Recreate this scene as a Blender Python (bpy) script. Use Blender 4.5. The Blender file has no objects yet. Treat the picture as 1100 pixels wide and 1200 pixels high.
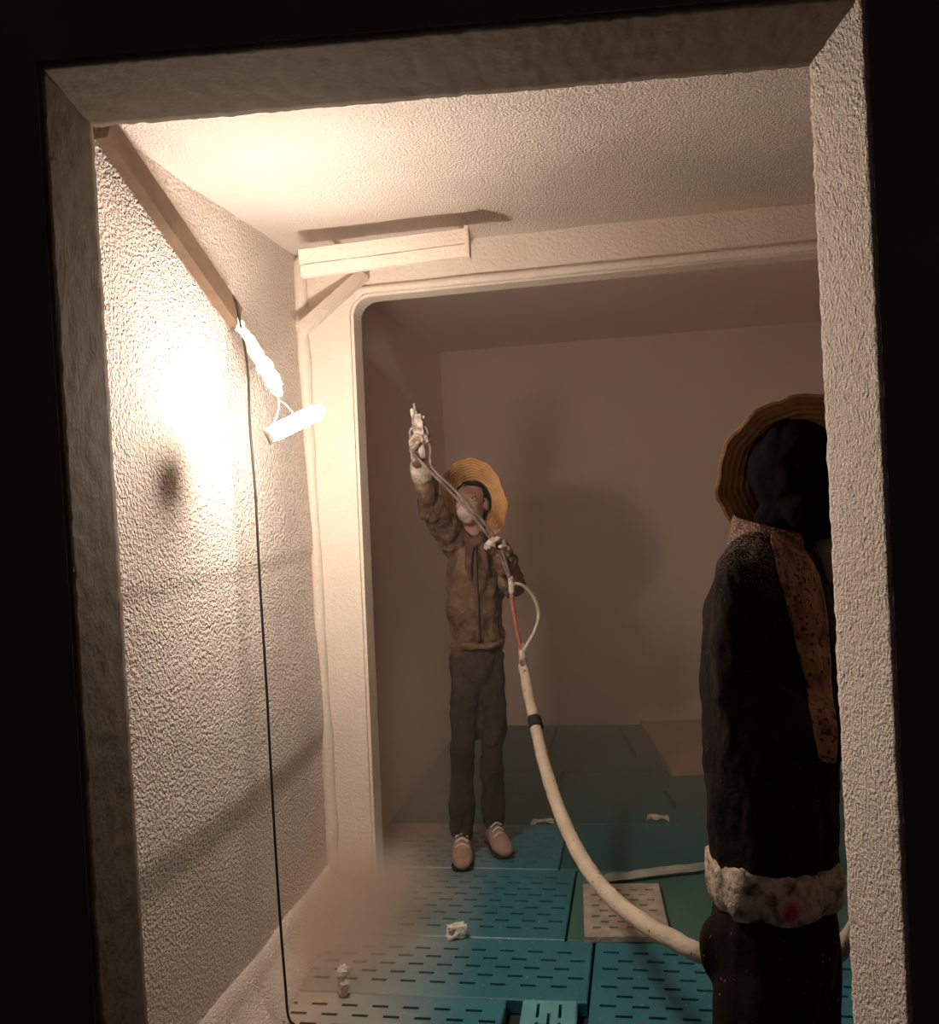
import bpy, bmesh, math, random
from mathutils import Vector, Matrix, noise
from mathutils.bvhtree import BVHTree
random.seed(7)
V = Vector
S = bpy.context.scene
COL = S.collection

# ------------------------------------------------------------------ camera
YAW, PITCH, ROLL, FPX, CAMH = .178, -.019, -.054, 1100.0, 1.6
FW = V((-math.sin(YAW)*math.cos(PITCH), math.cos(YAW)*math.cos(PITCH), math.sin(PITCH)))
_r0 = V((math.cos(YAW), math.sin(YAW), 0)); _u0 = _r0.cross(FW)
RT = _r0*math.cos(ROLL) + _u0*math.sin(ROLL)
UP = -_r0*math.sin(ROLL) + _u0*math.cos(ROLL)
EYE = V((0, 0, CAMH))
cam = bpy.data.objects.new('camera', bpy.data.cameras.new('camera')); COL.objects.link(cam)
cam.data.sensor_fit = 'HORIZONTAL'; cam.data.sensor_width = 36; cam.data.lens = 36*FPX/1100
cam.data.clip_start = .02
cam.matrix_world = Matrix((( RT.x, UP.x, -FW.x, EYE.x), (RT.y, UP.y, -FW.y, EYE.y),
                           (RT.z, UP.z, -FW.z, EYE.z), (0, 0, 0, 1)))
S.camera = cam

# ------------------------------------------------------------------ world, exposure
wd = bpy.data.worlds.new('night'); S.world = wd; wd.use_nodes = True
wd.node_tree.nodes['Background'].inputs[0].default_value = (.9, .62, .6, 1)
wd.node_tree.nodes['Background'].inputs[1].default_value = .012
S.view_settings.view_transform = 'Standard'; S.view_settings.look = 'None'
S.view_settings.gamma = 1; S.view_settings.use_curve_mapping = False
S.view_settings.exposure = 0.9
LAMP_STRENGTH = 285.0
LAMP_COLOR = (1, .85, .715)
S.cycles.volume_bounces = 3
S.cycles.volume_step_rate = 2.0
S.cycles.volume_max_steps = 128
S.cycles.max_bounces = 10
S.cycles.diffuse_bounces = 8
S.cycles.use_denoising = True

def at(px, py, X=None, Y=None, Z=None, D=None):      # a measured image point at a known depth in the room
    d = RT*((px-550)/FPX) + UP*((600-py)/FPX) + FW
    if X is not None: t = X/d.x
    elif Y is not None: t = Y/d.y
    elif Z is not None: t = (Z-CAMH)/d.z
    else: t = D
    return EYE + d*t

# ------------------------------------------------------------------ materials
def mat(name, base=(.5, .5, .5), rough=.8, cols=None, nscale=8, ndetail=6, bump=0, bscale=60, bdist=.01,
        bvor=False, spec=.3, mask=None, speck=None, metal=0):
    """base colour varied by noise between cols; bump from noise; speck=(colour, scale, threshold, fn mask) spatter"""
    m = bpy.data.materials.new(name); m.use_nodes = True
    N = m.node_tree.nodes; L = m.node_tree.links
    b = N['Principled BSDF']; b.inputs['Roughness'].default_value = rough
    b.inputs['Specular IOR Level'].default_value = spec; b.inputs['Metallic'].default_value = metal
    b.inputs['Base Color'].default_value = (*base, 1)
    tc = N.new('ShaderNodeTexCoord'); co = tc.outputs['Object']
    col = None
    if cols:
        n = N.new('ShaderNodeTexNoise'); n.inputs['Scale'].default_value = nscale; n.inputs['Detail'].default_value = ndetail
        L.new(co, n.inputs['Vector'])
        r = N.new('ShaderNodeValToRGB'); L.new(n.outputs['Fac'], r.inputs['Fac'])
        e = r.color_ramp.elements
        e[0].position = .32; e[1].position = .68
        e[0].color = (*cols[0], 1); e[1].color = (*cols[-1], 1)
        for k, c in enumerate(cols[1:-1]):
            x = e.new(.32+.36*(k+1)/(len(cols)-1)); x.color = (*c, 1)
        col = r.outputs['Color']
    for sp in (speck or []):
        n = N.new('ShaderNodeTexNoise'); n.inputs['Scale'].default_value = sp['scale']; n.inputs['Detail'].default_value = 3
        L.new(co, n.inputs['Vector'])
        mr = N.new('ShaderNodeMapRange'); mr.inputs['From Min'].default_value = sp['t']; mr.inputs['From Max'].default_value = sp['t']+sp.get('soft', .04)
        L.new(n.outputs['Fac'], mr.inputs['Value'])
        fac = mr.outputs['Result']
        if 'around' in sp:      # spatter thickest around a point of the thing
            vm = N.new('ShaderNodeVectorMath'); vm.operation = 'DISTANCE'; L.new(co, vm.inputs[0]); vm.inputs[1].default_value = sp['around']
            m2 = N.new('ShaderNodeMapRange'); m2.inputs['From Min'].default_value = sp['r0']; m2.inputs['From Max'].default_value = sp['r1']
            m2.inputs['To Min'].default_value = 1; m2.inputs['To Max'].default_value = 0
            L.new(vm.outputs['Value'], m2.inputs['Value'])
            mm = N.new('ShaderNodeMath'); mm.operation = 'MULTIPLY'; L.new(fac, mm.inputs[0]); L.new(m2.outputs['Result'], mm.inputs[1]); fac = mm.outputs[0]
        if 'axis' in sp:        # dust fading along one axis of the room
            sx = N.new('ShaderNodeSeparateXYZ'); gm = N.new('ShaderNodeNewGeometry'); L.new(gm.outputs['Position'], sx.inputs[0])
            m2 = N.new('ShaderNodeMapRange'); m2.inputs['From Min'].default_value = sp['r0']; m2.inputs['From Max'].default_value = sp['r1']
            m2.inputs['To Min'].default_value = 1; m2.inputs['To Max'].default_value = 0
            L.new(sx.outputs[sp['axis']], m2.inputs['Value'])
            mm = N.new('ShaderNodeMath'); mm.operation = 'MULTIPLY'; L.new(fac, mm.inputs[0]); L.new(m2.outputs['Result'], mm.inputs[1]); fac = mm.outputs[0]
        mx = N.new('ShaderNodeMix'); mx.data_type = 'RGBA'
        L.new(fac, mx.inputs[0])
        if col is not None: L.new(col, mx.inputs[6])
        else: mx.inputs[6].default_value = (*base, 1)
        mx.inputs[7].default_value = (*sp['col'], 1)
        col = mx.outputs[2]
    if col is not None: L.new(col, b.inputs['Base Color'])
    if bump:
        n = N.new('ShaderNodeTexNoise'); n.inputs['Scale'].default_value = bscale; n.inputs['Detail'].default_value = 2.5
        n.inputs['Roughness'].default_value = .55; L.new(co, n.inputs['Vector'])
        bp = N.new('ShaderNodeBump'); bp.inputs['Strength'].default_value = bump; bp.inputs['Distance'].default_value = bdist
        L.new(n.outputs['Fac'], bp.inputs['Height']); L.new(bp.outputs['Normal'], b.inputs['Normal'])
    return m

def emit(name, col, strength):
    m = bpy.data.materials.new(name); m.use_nodes = True
    N = m.node_tree.nodes; L = m.node_tree.links
    N.remove(N['Principled BSDF']); e = N.new('ShaderNodeEmission')
    e.inputs[0].default_value = (*col, 1); e.inputs[1].default_value = strength
    L.new(e.outputs[0], N['Material Output'].inputs[0]); return m

FOAM_A, FOAM_B = (.82, .71, .63), (.88, .78, .70)
M = {}
M['foam'] = mat('sprayed_foam', cols=[FOAM_A, FOAM_B], nscale=3, rough=.75, bump=1.0, bscale=95, bdist=.032)
M['foam_fine'] = mat('sprayed_foam_fine', cols=[FOAM_A, FOAM_B], nscale=3, rough=.75, bump=1.0, bscale=140, bdist=.016)
M['foam_smooth'] = mat('troweled_foam', cols=[(.78, .67, .57), (.85, .75, .65)], nscale=4, rough=.8, bump=.6, bscale=85, bdist=.008)
M['back'] = mat('dusty_back_wall', cols=[(.74, .61, .53), (.80, .67, .58)], nscale=1.6, ndetail=2, rough=.9, bump=.2, bscale=30)
M['reveal'] = mat('dim_reveal', cols=[(.125, .09, .062), (.15, .11, .077)], nscale=3, rough=.9, bump=.3, bscale=90, bdist=.004)  # darkened brown: dimness of header and left jamb put into the colour
M['outer'] = mat('dark_outer_wall', cols=[(.16, .12, .12), (.22, .17, .16)], nscale=3, rough=.95)
M['slab'] = mat('dark_slab', base=(.03, .035, .04), rough=.9)
DUST = dict(col=(.62, .48, .37), scale=2.2, t=.05, soft=.6, axis=0, r0=-1.16, r1=-.62)
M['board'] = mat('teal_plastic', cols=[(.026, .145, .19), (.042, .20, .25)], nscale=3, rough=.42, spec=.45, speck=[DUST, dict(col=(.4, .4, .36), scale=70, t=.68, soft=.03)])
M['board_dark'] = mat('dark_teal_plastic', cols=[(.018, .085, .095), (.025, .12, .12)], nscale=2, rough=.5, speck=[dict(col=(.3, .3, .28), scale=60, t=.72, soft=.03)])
M['board_green'] = mat('green_teal_plastic', cols=[(.05, .13, .11), (.07, .17, .14)], nscale=3, rough=.5)
M['board_light'] = mat('pale_teal_plastic', cols=[(.10, .32, .36), (.16, .40, .43)], nscale=6, rough=.45)
M['board_pale'] = mat('foam_spattered_board', cols=[(.30, .27, .23), (.50, .43, .36)], nscale=14, rough=.8, bump=.5, bscale=80)
M['tan'] = mat('tan_insulation_board', cols=[(.42, .28, .19), (.50, .35, .24)], nscale=6, rough=.85)
M['strip'] = mat('weathered_strip', cols=[(.25, .29, .26), (.42, .42, .36)], nscale=12, rough=.8, bump=.3)
M['chunk'] = mat('foam_chunk', cols=[(.62, .57, .48), (.80, .75, .66)], nscale=20, rough=.8, bump=.6, bscale=90)
M['wood'] = mat('brown_wood', cols=[(.10, .062, .04), (.15, .095, .062)], nscale=9, rough=.8, bump=.3, bscale=50)
M['cable'] = mat('dark_cable', base=(.02, .014, .012), rough=.6)
M['white'] = mat('white_plastic', base=(.75, .73, .68), rough=.4)
M['wrap'] = mat('clear_wrap', cols=[(.55, .50, .42), (.85, .82, .75)], nscale=40, rough=.3)
M['light'] = emit('lamp_light', LAMP_COLOR, LAMP_STRENGTH)
M['metal'] = mat('dull_metal', base=(.30, .29, .28), rough=.45, metal=.8)
M['skin'] = mat('skin', cols=[(.36, .20, .14), (.44, .26, .19)], nscale=12, rough=.6)
M['hair'] = mat('hair_and_head_shade', base=(.006, .005, .0045), rough=.9, spec=.05)  # real hair, and the black that shades the helper's head
M['eye'] = mat('eye_white', base=(.7, .66, .62), rough=.3)
M['iris'] = mat('dark_iris', base=(.02, .012, .01), rough=.3)
M['straw'] = mat('straw', cols=[(.42, .22, .085), (.56, .33, .15)], nscale=26, rough=.75, bump=.6, bscale=120, bdist=.005)
M['straw_band'] = mat('hat_band', base=(.10, .05, .03), rough=.8)
M['jacket'] = mat('brown_work_jacket', cols=[(.05, .03, .022), (.14, .082, .048), (.26, .165, .092)], nscale=8, rough=.85, bump=.5, bscale=45,
                  speck=[dict(col=(.30, .23, .16), scale=70, t=.60, soft=.2)])
M['scarf'] = mat('rust_scarf', cols=[(.055, .032, .027), (.13, .072, .055)], nscale=20, rough=.9)
M['trousers'] = mat('dark_brown_trousers', cols=[(.026, .018, .016), (.060, .040, .032)], nscale=6, rough=.9, bump=.4, bscale=35)
M['shoe'] = mat('dusty_shoe', cols=[(.34, .20, .15), (.46, .30, .24)], nscale=15, rough=.8)
M['sole'] = mat('dark_sole', base=(.03, .022, .02), rough=.8)
M['glove'] = mat('foam_crusted_glove', cols=[(.30, .24, .20), (.62, .54, .46)], nscale=28, rough=.85, bump=.6, bscale=90)
M['gun'] = mat('foam_crusted_gun', cols=[(.12, .10, .09), (.50, .42, .37), (.70, .60, .53)], nscale=30, rough=.7, bump=.6, bscale=90)
M['hose'] = mat('cream_hose_sleeve', cols=[(.50, .41, .30), (.62, .52, .40)], nscale=14, rough=.75, bump=.35, bscale=70,
                speck=[dict(col=(.16, .11, .07), scale=60, t=.66, soft=.03)])
M['hose_red'] = mat('red_hose', cols=[(.45, .09, .06), (.55, .24, .18)], nscale=40, rough=.6)
M['hose_white'] = mat('white_hose', cols=[(.45, .38, .30), (.65, .57, .47)], nscale=30, rough=.6)
M['hose_grey'] = mat('grey_whip_hose', cols=[(.12, .09, .08), (.28, .22, .19)], nscale=30, rough=.6)

# ------------------------------------------------------------------ mesh helpers
def link(name, bm, m, parent=None, origin=None, smooth=False):
    """one mesh object; vertices given in room coordinates, origin = the base of its thing"""
    if origin is None and parent is not None:
        origin = parent.get('_o'); origin = V(origin) if origin is not None else V((0, 0, 0))
    origin = V(origin) if origin is not None else V((0, 0, 0))
    bmesh.ops.translate(bm, verts=bm.verts, vec=-origin)
    me = bpy.data.meshes.new(name); bm.to_mesh(me); bm.free()
    if smooth:
        for p in me.polygons: p.use_smooth = True
    me.materials.append(m)
    o = bpy.data.objects.new(name, me); COL.objects.link(o)
    if parent is not None: o.parent = parent
    else: o.location = origin
    o['_o'] = tuple(origin)
    return o

def tag(o, label=None, cat=None, group=None, kind=None):
    if label: o['label'] = label
    if cat: o['category'] = cat
    if group: o['group'] = group
    if kind: o['kind'] = kind
    return o

def empty(name, loc, label, cat, group=None):
    o = bpy.data.objects.new(name, None); COL.objects.link(o); o.location = loc; o['_o'] = tuple(loc)
    o.empty_display_size = .1
    return tag(o, label, cat, group)

def merge(bm, d=1e-4):
    bmesh.ops.remove_doubles(bm, verts=bm.verts, dist=d); bmesh.ops.recalc_face_normals(bm, faces=bm.faces); return bm

def hexa(c, n=(1, 1, 1), bm=None):
    """box from 8 corners ordered x,y,z binary (000,100,010,110,001,101,011,111), faces cut into a grid"""
    bm = bm or bmesh.new(); c = [V(p) for p in c]
    P = lambda u, v, w: (((c[0]*(1-u)+c[1]*u)*(1-v) + (c[2]*(1-u)+c[3]*u)*v)*(1-w) + ((c[4]*(1-u)+c[5]*u)*(1-v) + (c[6]*(1-u)+c[7]*u)*v)*w)
    for ax in range(3):
        a, b = [i for i in range(3) if i != ax]
        for s in (0, 1):
            g = []
            for i in range(n[a]+1):
                row = []
                for j in range(n[b]+1):
                    q = [0, 0, 0]; q[ax] = s; q[a] = i/n[a]; q[b] = j/n[b]
                    row.append(bm.verts.new(P(*q)))
                g.append(row)
            for i in range(n[a]):
                for j in range(n[b]):
                    f = [g[i][j], g[i+1][j], g[i+1][j+1], g[i][j+1]]
                    bm.faces.new(f)
    return bm

def box(x0, x1, y0, y1, z0, z1, n=(1, 1, 1), bm=None):
    return hexa([(x, y, z) for z in (z0, z1) for y in (y0, y1) for x in (x0, x1)], n, bm)

def bevel(bm, w, seg=2):
    merge(bm)
    es = [e for e in bm.edges if len(e.link_faces) == 2 and e.calc_face_angle(0) > .5]
    bmesh.ops.bevel(bm, geom=es, offset=w, segments=seg, affect='EDGES', profile=.5, clamp_overlap=True)
    return bm

def rough(bm, amp, scale, seed=0, octs=2):
    bm.normal_update()
    off = V((seed*13.7, seed*7.1, seed*3.3))
    mv = [(v, v.normal.copy()*(amp*noise.fractal(v.co*scale+off, 1.0, 2.0, octs))) for v in bm.verts]
    for v, d in mv: v.co += d
    return bm

def frame_of(t, ref):
    t = t.normalized(); s = ref - t*ref.dot(t)
    if s.length < 1e-4: s = t.orthogonal()
    s.normalize(); return s, t.cross(s)

def catmull(pts, k=8):
    P = [V(p) for p in pts]; out = []
    for i in range(len(P)-1):
        p0 = P[max(i-1, 0)]; p1 = P[i]; p2 = P[i+1]; p3 = P[min(i+2, len(P)-1)]
        for j in range(k):
            t = j/k
            out.append(.5*((2*p1)+(-p0+p2)*t+(2*p0-5*p1+4*p2-p3)*t*t+(-p0+3*p1-3*p2+p3)*t**3))
    out.append(P[-1]); return out

def sweep(bm, pts, rad, ref=(1, 0, 0), seg=12, cap='round', k=0):
    """tapered tube; rad = number or (a,b) half-widths per point, a along ref"""
    pts = [V(p) for p in pts]; rad = [r if isinstance(r, (tuple, list)) else (r, r) for r in rad]
    if k:
        q = catmull([V((r[0], r[1], 0)) for r in rad], k); pts = catmull(pts, k); rad = [(v.x, v.y) for v in q]
    ref = V(ref); n = len(pts); rings = []
    for i in range(n):
        t = pts[min(i+1, n-1)] - pts[max(i-1, 0)]
        s, b = frame_of(t, ref); ref = s if k else ref
        a, c = rad[i]
        if cap == 'round' and i == 0:
            tt = t.normalized(); m = min(a, c)
            for ang in (80, 45):
                A = math.radians(ang)
                rings.append([bm.verts.new(pts[0]-tt*m*math.sin(A)+(s*math.cos(w)*a+b*math.sin(w)*c)*math.cos(A)) for w in [2*math.pi*j/seg for j in range(seg)]])
        rings.append([bm.verts.new(pts[i]+s*math.cos(w)*a+b*math.sin(w)*c) for w in [2*math.pi*j/seg for j in range(seg)]])
        if cap == 'round' and i == n-1:
            tt = t.normalized(); m = min(a, c)
            for ang in (45, 80):
                A = math.radians(ang)
                rings.append([bm.verts.new(pts[i]+tt*m*math.sin(A)+(s*math.cos(w)*a+b*math.sin(w)*c)*math.cos(A)) for w in [2*math.pi*j/seg for j in range(seg)]])
    for i in range(len(rings)-1):
        for j in range(seg):
            bm.faces.new((rings[i][j], rings[i][(j+1) % seg], rings[i+1][(j+1) % seg], rings[i+1][j]))
    if cap:
        bm.faces.new(rings[0][::-1]); bm.faces.new(rings[-1])
    return bm

def ellip(bm, c, ax, r, seg=14, rings=10):
    """ellipsoid at c, axes ax = (x,y,z unit vectors), radii r"""
    c = V(c); X, Y, Z = [V(a) for a in ax]
    R = []
    top = bm.verts.new(c+Z*r[2]); bot = bm.verts.new(c-Z*r[2])
    for i in range(1, rings):
        th = math.pi*i/rings
        R.append([bm.verts.new(c+X*r[0]*math.sin(th)*math.cos(p)+Y*r[1]*math.sin(th)*math.sin(p)+Z*r[2]*math.cos(th)) for p in [2*math.pi*j/seg for j in range(seg)]])
    for j in range(seg):
        bm.faces.new((top, R[0][j], R[0][(j+1) % seg])); bm.faces.new((bot, R[-1][(j+1) % seg], R[-1][j]))
    for i in range(len(R)-1):
        for j in range(seg): bm.faces.new((R[i][j], R[i+1][j], R[i+1][(j+1) % seg], R[i][(j+1) % seg]))
    return bm

def remesh(bm, voxel, smooth=3):
    """fuse overlapping closed shapes into one continuous skin"""
    bmesh.ops.recalc_face_normals(bm, faces=bm.faces)
    me = bpy.data.meshes.new('tmp'); bm.to_mesh(me); bm.free()
    o = bpy.data.objects.new('tmp', me); COL.objects.link(o)
    md = o.modifiers.new('r', 'REMESH'); md.mode = 'VOXEL'; md.voxel_size = voxel; md.adaptivity = 0
    ev = o.evaluated_get(bpy.context.evaluated_depsgraph_get()); m2 = ev.to_mesh()
    nb = bmesh.new(); nb.from_mesh(m2); ev.to_mesh_clear()
    bpy.data.objects.remove(o); bpy.data.meshes.remove(me)
    for _ in range(smooth): bmesh.ops.smooth_vert(nb, verts=nb.verts, factor=.5, use_axis_x=True, use_axis_y=True, use_axis_z=True)
    return nb

def wrinkle(bm, amp, scale, dirn=(0, 0, 1), stretch=.35, seed=0):
    """cloth folds: noise squeezed along the fold direction"""
    bm.normal_update(); d = V(dirn).normalized(); off = V((seed*5.1, seed*9.7, seed*2.3)); mv = []
    for v in bm.verts:
        p = v.co - d*(v.co.dot(d)*(1-stretch))
        mv.append((v, v.normal*(amp*noise.fractal(p*scale+off, 1.0, 2.0, 3))))
    for v, q in mv: v.co += q
    return bm

# ------------------------------------------------------------------ the room
XL, XR, ZC, YP, YB = -1.29, 1.45, 2.585, 3.59, 6.35
NL, NR = V((-.955, 1.45, 0)), V((.390, 1.60, 0))       # door opening, outer edges
FL, FR = V((-.990, 1.66, 0)), V((.344, 1.80, 0))       # door opening, inner edges
dv = (NR-NL).normalized(); nv = V((-dv.y, dv.x, 0))
ZN, ZF = 2.362, 2.340

def struct(name, bm, m, smooth=False, parent=None):
    o = link(name, bm, m, parent, smooth=smooth)
    if parent is None: o['kind'] = 'structure'
    return o

# front wall with the door opening: left, right, above
def wall_block(a0, a1, b0, b1, z0, z1, bm):
    hexa([V((p.x, p.y, z)) for z in (z0, z1) for p in (a0, a1, b0, b1)], (1, 1, 1), bm)
g = .006
bm = bmesh.new()
wall_block(NL-dv*1.3, NL-dv*g, FL-dv*1.3, FL-dv*g, -.05, 3.1, bm)
wall_block(NR+dv*g, NR+dv*1.6, FR+dv*g, FR+dv*1.6, -.05, 3.1, bm)
wall_block(NL-dv*g, NR+dv*g, FL-dv*g, FR+dv*g, ZN+g, 3.1, bm)
struct('wall_front', merge(bm), M['outer'])

# linings of the opening
def lining(name, a0, a1, b0, b1, z0, z1, n, m, amp, sc, zb=None, seed=0):
    zb = zb or (z0, z1)
    c = [V((a0.x, a0.y, z0)), V((a1.x, a1.y, z0)), V((b0.x, b0.y, zb[0])), V((b1.x, b1.y, zb[0])),
         V((a0.x, a0.y, z1)), V((a1.x, a1.y, z1)), V((b0.x, b0.y, zb[1])), V((b1.x, b1.y, zb[1]))]
    bm = merge(hexa(c, n)); rough(bm, amp, sc, seed)
    struct(name, bm, m, True)
e_ = nv*.004
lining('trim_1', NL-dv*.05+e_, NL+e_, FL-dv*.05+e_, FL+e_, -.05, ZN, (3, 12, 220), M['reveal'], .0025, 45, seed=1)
lining('trim_2', NR+e_, NR+dv*.05+e_, FR+e_, FR+dv*.05+e_, -.05, ZN, (4, 18, 300), M['foam_fine'], .0028, 50, seed=2)
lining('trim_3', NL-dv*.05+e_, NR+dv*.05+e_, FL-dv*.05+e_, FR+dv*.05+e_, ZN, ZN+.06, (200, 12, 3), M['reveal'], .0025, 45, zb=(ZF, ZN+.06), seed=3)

# left wall: sprayed in lifts, the upper lift stands proud of the lower one
def lwall(y0, y1):
    bm = bmesh.new(); ny, nz = 90, 120; G = []
    for i in range(ny+1):
        row = []
        for j in range(nz+1):
            y = y0+(y1-y0)*i/ny; z = -.05+(ZC+.1)*j/nz
            x = XL
            s = lambda a, b: max(0, min(1, (z-a)/(b-a)))
            w = .018*noise.noise(V((y*1.3, z*.8, 4)))
            x += .020*s(.585+w, .69+w)*(1-s(.72, 1.2)) + .010*s(1.375+w, 1.40+w)*(1-s(1.42, 1.8)) - .004
            x += .006*noise.fractal(V((y*3, z*3, 1)), 1, 2, 3)
            row.append(bm.verts.new((x, y, z)))
        G.append(row)
    for i in range(ny):
        for j in range(nz): bm.faces.new((G[i][j], G[i+1][j], G[i+1][j+1], G[i][j+1]))
    bm.normal_update()
    return bm
bm = lwall(1.66, 3.70)
box(XL-.16, XL-.03, 1.5, YB+.15, -.05, ZC+.15, bm=bm)
struct('wall_left', bm, M['foam'], True)
bm = box(XL-.03, XL, YP+.1, YB, -.05, ZC)
struct('wall_left_rear', merge(bm), M['back'])
struct('wall_right', box(XR, XR+.15, 1.7, YB+.15, -.05, ZC+.15), M['back'])
struct('wall_back', box(XL-.1, XR+.1, YB, YB+.15, -.05, ZC+.15), M['back'])
bm = box(XL-.1, XR+.1, 1.5, YP+.1, ZC, ZC+.12, (50, 40, 1)); merge(bm); rough(bm, .006, 3, 5)
struct('ceiling', bm, M['foam_fine'], True)
struct('ceiling_rear', box(XL-.1, XR+.1, YP+.1, YB+.1, ZC, ZC+.12), M['back'])
struct('floor', box(-2.5, 2.5, -1.2, YB+.15, -.16, -.05), M['slab'])
FLOOR = bpy.data.objects['floor']

# partition: pillar and beam with a rounded inner corner
def partition():
    r = .075; zt = 2.40
    xb, xt = -1.108, -1.072
    out = [(XL-.02, -.05), (xb, -.05)]
    cx, cz = xt+r, zt-r
    for k in range(9):
        a = math.pi - (math.pi/2)*k/8
        out.append((cx+r*math.cos(a), cz+r*math.sin(a)))
    out += [(XR+.02, zt+.012), (XR+.02, ZC+.05), (XL-.02, ZC+.05)]
    bm = bmesh.new()
    a = [bm.verts.new((x, YP, z)) for x, z in out]; b = [bm.verts.new((x, YP+.12, z)) for x, z in out]
    bm.faces.new(a); bm.faces.new(b[::-1]); n = len(out)
    for i in range(n): bm.faces.new((a[i], a[(i+1) % n], b[(i+1) % n], b[i]))
    bmesh.ops.recalc_face_normals(bm, faces=bm.faces)
    es = [e for e in bm.edges if all(abs(v.co.y-YP) < 1e-4 for v in e.verts)]
    bmesh.ops.bevel(bm, geom=es, offset=.012, segments=2, affect='EDGES')
    return bm
struct('wall_partition', partition(), M['foam_smooth'], False)
# lip of foam along the underside of the beam: throws the dark line above it
bm = sweep(bmesh.new(), [(-1.06, YP+.004, 2.385), (-1.03, YP-.004, 2.415), (-.98, YP-.008, 2.422), (0, YP-.010, 2.425), (XR, YP-.010, 2.43)],
           [.006, (.012, .014), (.016, .016), (.018, .017), (.018, .017)], ref=(0, 1, 0), seg=10, k=8)
rough(bm, .003, 20, 3); struct('trim_4', bm, M['foam_smooth'], True)
# rough foam seam where the left wall meets the pillar
bm = sweep(bmesh.new(), [(XL+.01, YP-.005, .1), (XL+.012, YP-.005, 1.2), (XL+.01, YP-.005, 2.55)], [.03, .024, .028], seg=8, k=14)
rough(bm, .012, 9, 4); struct('trim_5', bm, M['foam_smooth'], True)

# foam cove along the foot of the left wall
bm = bmesh.new(); prof = [(XL-.02, .15), (XL+.014, .135), (XL+.030, .10), (XL+.034, .075), (XL+.062, .062), (XL+.080, .035), (XL+.120, .020), (XL+.145, -.05), (XL-.02, -.05)]
rows = []
for i in range(60):
    y = 1.68+(YP+.02-1.68)*i/59
    rows.append([bm.verts.new((x - (y-2.7)*.05*(x > XL+.1) + .008*noise.noise(V((y*6, z*6, 2))), y, z+.010*noise.noise(V((y*5, z*9, 8))))) for x, z in prof])
for i in range(59):
    for j in range(len(prof)): bm.faces.new((rows[i][j], rows[i+1][j], rows[i+1][(j+1) % len(prof)], rows[i][(j+1) % len(prof)]))
bm.faces.new(rows[0]); bm.faces.new(rows[-1][::-1]); bmesh.ops.recalc_face_normals(bm, faces=bm.faces)
struct('baseboard_left', bm, M['foam_fine'], True)

# ------------------------------------------------------------------ plastic floor boards with slots
def slotted(w, d, t=.045, along='x', pitch=.10, slot=.052, rowp=.056, sw=.014, margin=.03, cheap=False):
    bm = bmesh.new()
    L, W = (w, d) if along == 'x' else (d, w)
    def q(a, b, c, e): bm.faces.new([bm.verts.new(p) for p in (a, b, c, e)])
    def P(x, y, z): return (x, y, z) if along == 'x' else (y, x, z)
    def top(x0, x1, y0, y1): q(P(x0, y0, 0), P(x1, y0, 0), P(x1, y1, 0), P(x0, y1, 0))
    b = .004    # outer rim chamfer
    nrow = max(1, int((W-2*margin)/rowp)); y = (W-(nrow-1)*rowp)/2
    yprev = b
    for r in range(nrow if not cheap else 0):
        y0, y1 = y+r*rowp-sw/2, y+r*rowp+sw/2
        top(b, L-b, yprev, y0); yprev = y1
        x = margin + (pitch/2 if r % 2 else 0); xp = b
        while x+slot < L-margin*.5:
            top(xp, x, y0, y1); x1 = x+slot; h = -min(.03, t-.003)
            for (ax, ay), (bx, by) in (((x, y0), (x1, y0)), ((x1, y0), (x1, y1)), ((x1, y1), (x, y1)), ((x, y1), (x, y0))):
                q(P(ax, ay, 0), P(bx, by, 0), P(bx, by, h), P(ax, ay, h))
            xp = x1; x += pitch
        top(xp, L-b, y0, y1)
    top(b, L-b, yprev, W-b)
    c = [(0, 0), (L, 0), (L, W), (0, W)]; ci = [(b, b), (L-b, b), (L-b, W-b), (b, W-b)]
    for i in range(4):
        j = (i+1) % 4
        q(P(*ci[i], 0), P(*ci[j], 0), P(*c[j], -b), P(*c[i], -b)); q(P(*c[i], -b), P(*c[j], -b), P(*c[j], -t), P(*c[i], -t))
    bmesh.ops.remove_doubles(bm, verts=bm.verts, dist=1e-5)
    bmesh.ops.recalc_face_normals(bm, faces=bm.faces)
    return bm
_bm_cache = {}
def board(x0, y0, w, d, rot=0, m='board', along='x', z=0, tilt=0, parent=None, name='floor_board', cheap=False, **kw):
    key = (round(w, 3), round(d, 3), along, m, cheap, tuple(sorted(kw.items())))
    if key not in _bm_cache:
        b = slotted(w, d, along=along, cheap=cheap, **kw); me = bpy.data.meshes.new(name); b.to_mesh(me); b.free(); me.materials.append(M[m]); _bm_cache[key] = me
    o = bpy.data.objects.new(name, _bm_cache[key]); COL.objects.link(o)
    o.location = (x0, y0, z); o.rotation_euler = (tilt, 0, math.radians(rot))
    if parent is not None: o.parent = parent
    return o
gp = .006
rowsY = [1.30, 1.85, 2.36, 2.90, 3.30, 3.92, 4.46, 4.90, 5.29, 5.80, 6.35]
rowsR = [1.30, 2.36, 3.30, 3.92, 4.46, 5.29, 6.35]
startR = [-.22-.128*((rowsR[i]+rowsR[i+1])/2-2.78) for i in range(len(rowsR)-1)]
for i in range(len(rowsY)-1):
    y0, y1 = rowsY[i], rowsY[i+1]
    end = min(startR[k] for k in range(len(startR)) if min(y1, rowsR[k+1])-max(y0, rowsR[k]) > .03)
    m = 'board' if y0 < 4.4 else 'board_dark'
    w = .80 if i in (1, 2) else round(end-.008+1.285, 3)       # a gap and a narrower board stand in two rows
    board(-1.285, y0, w, y1-y0-gp, random.uniform(-.12, .12), m, parent=FLOOR, cheap=y0 > 4.4)
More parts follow.
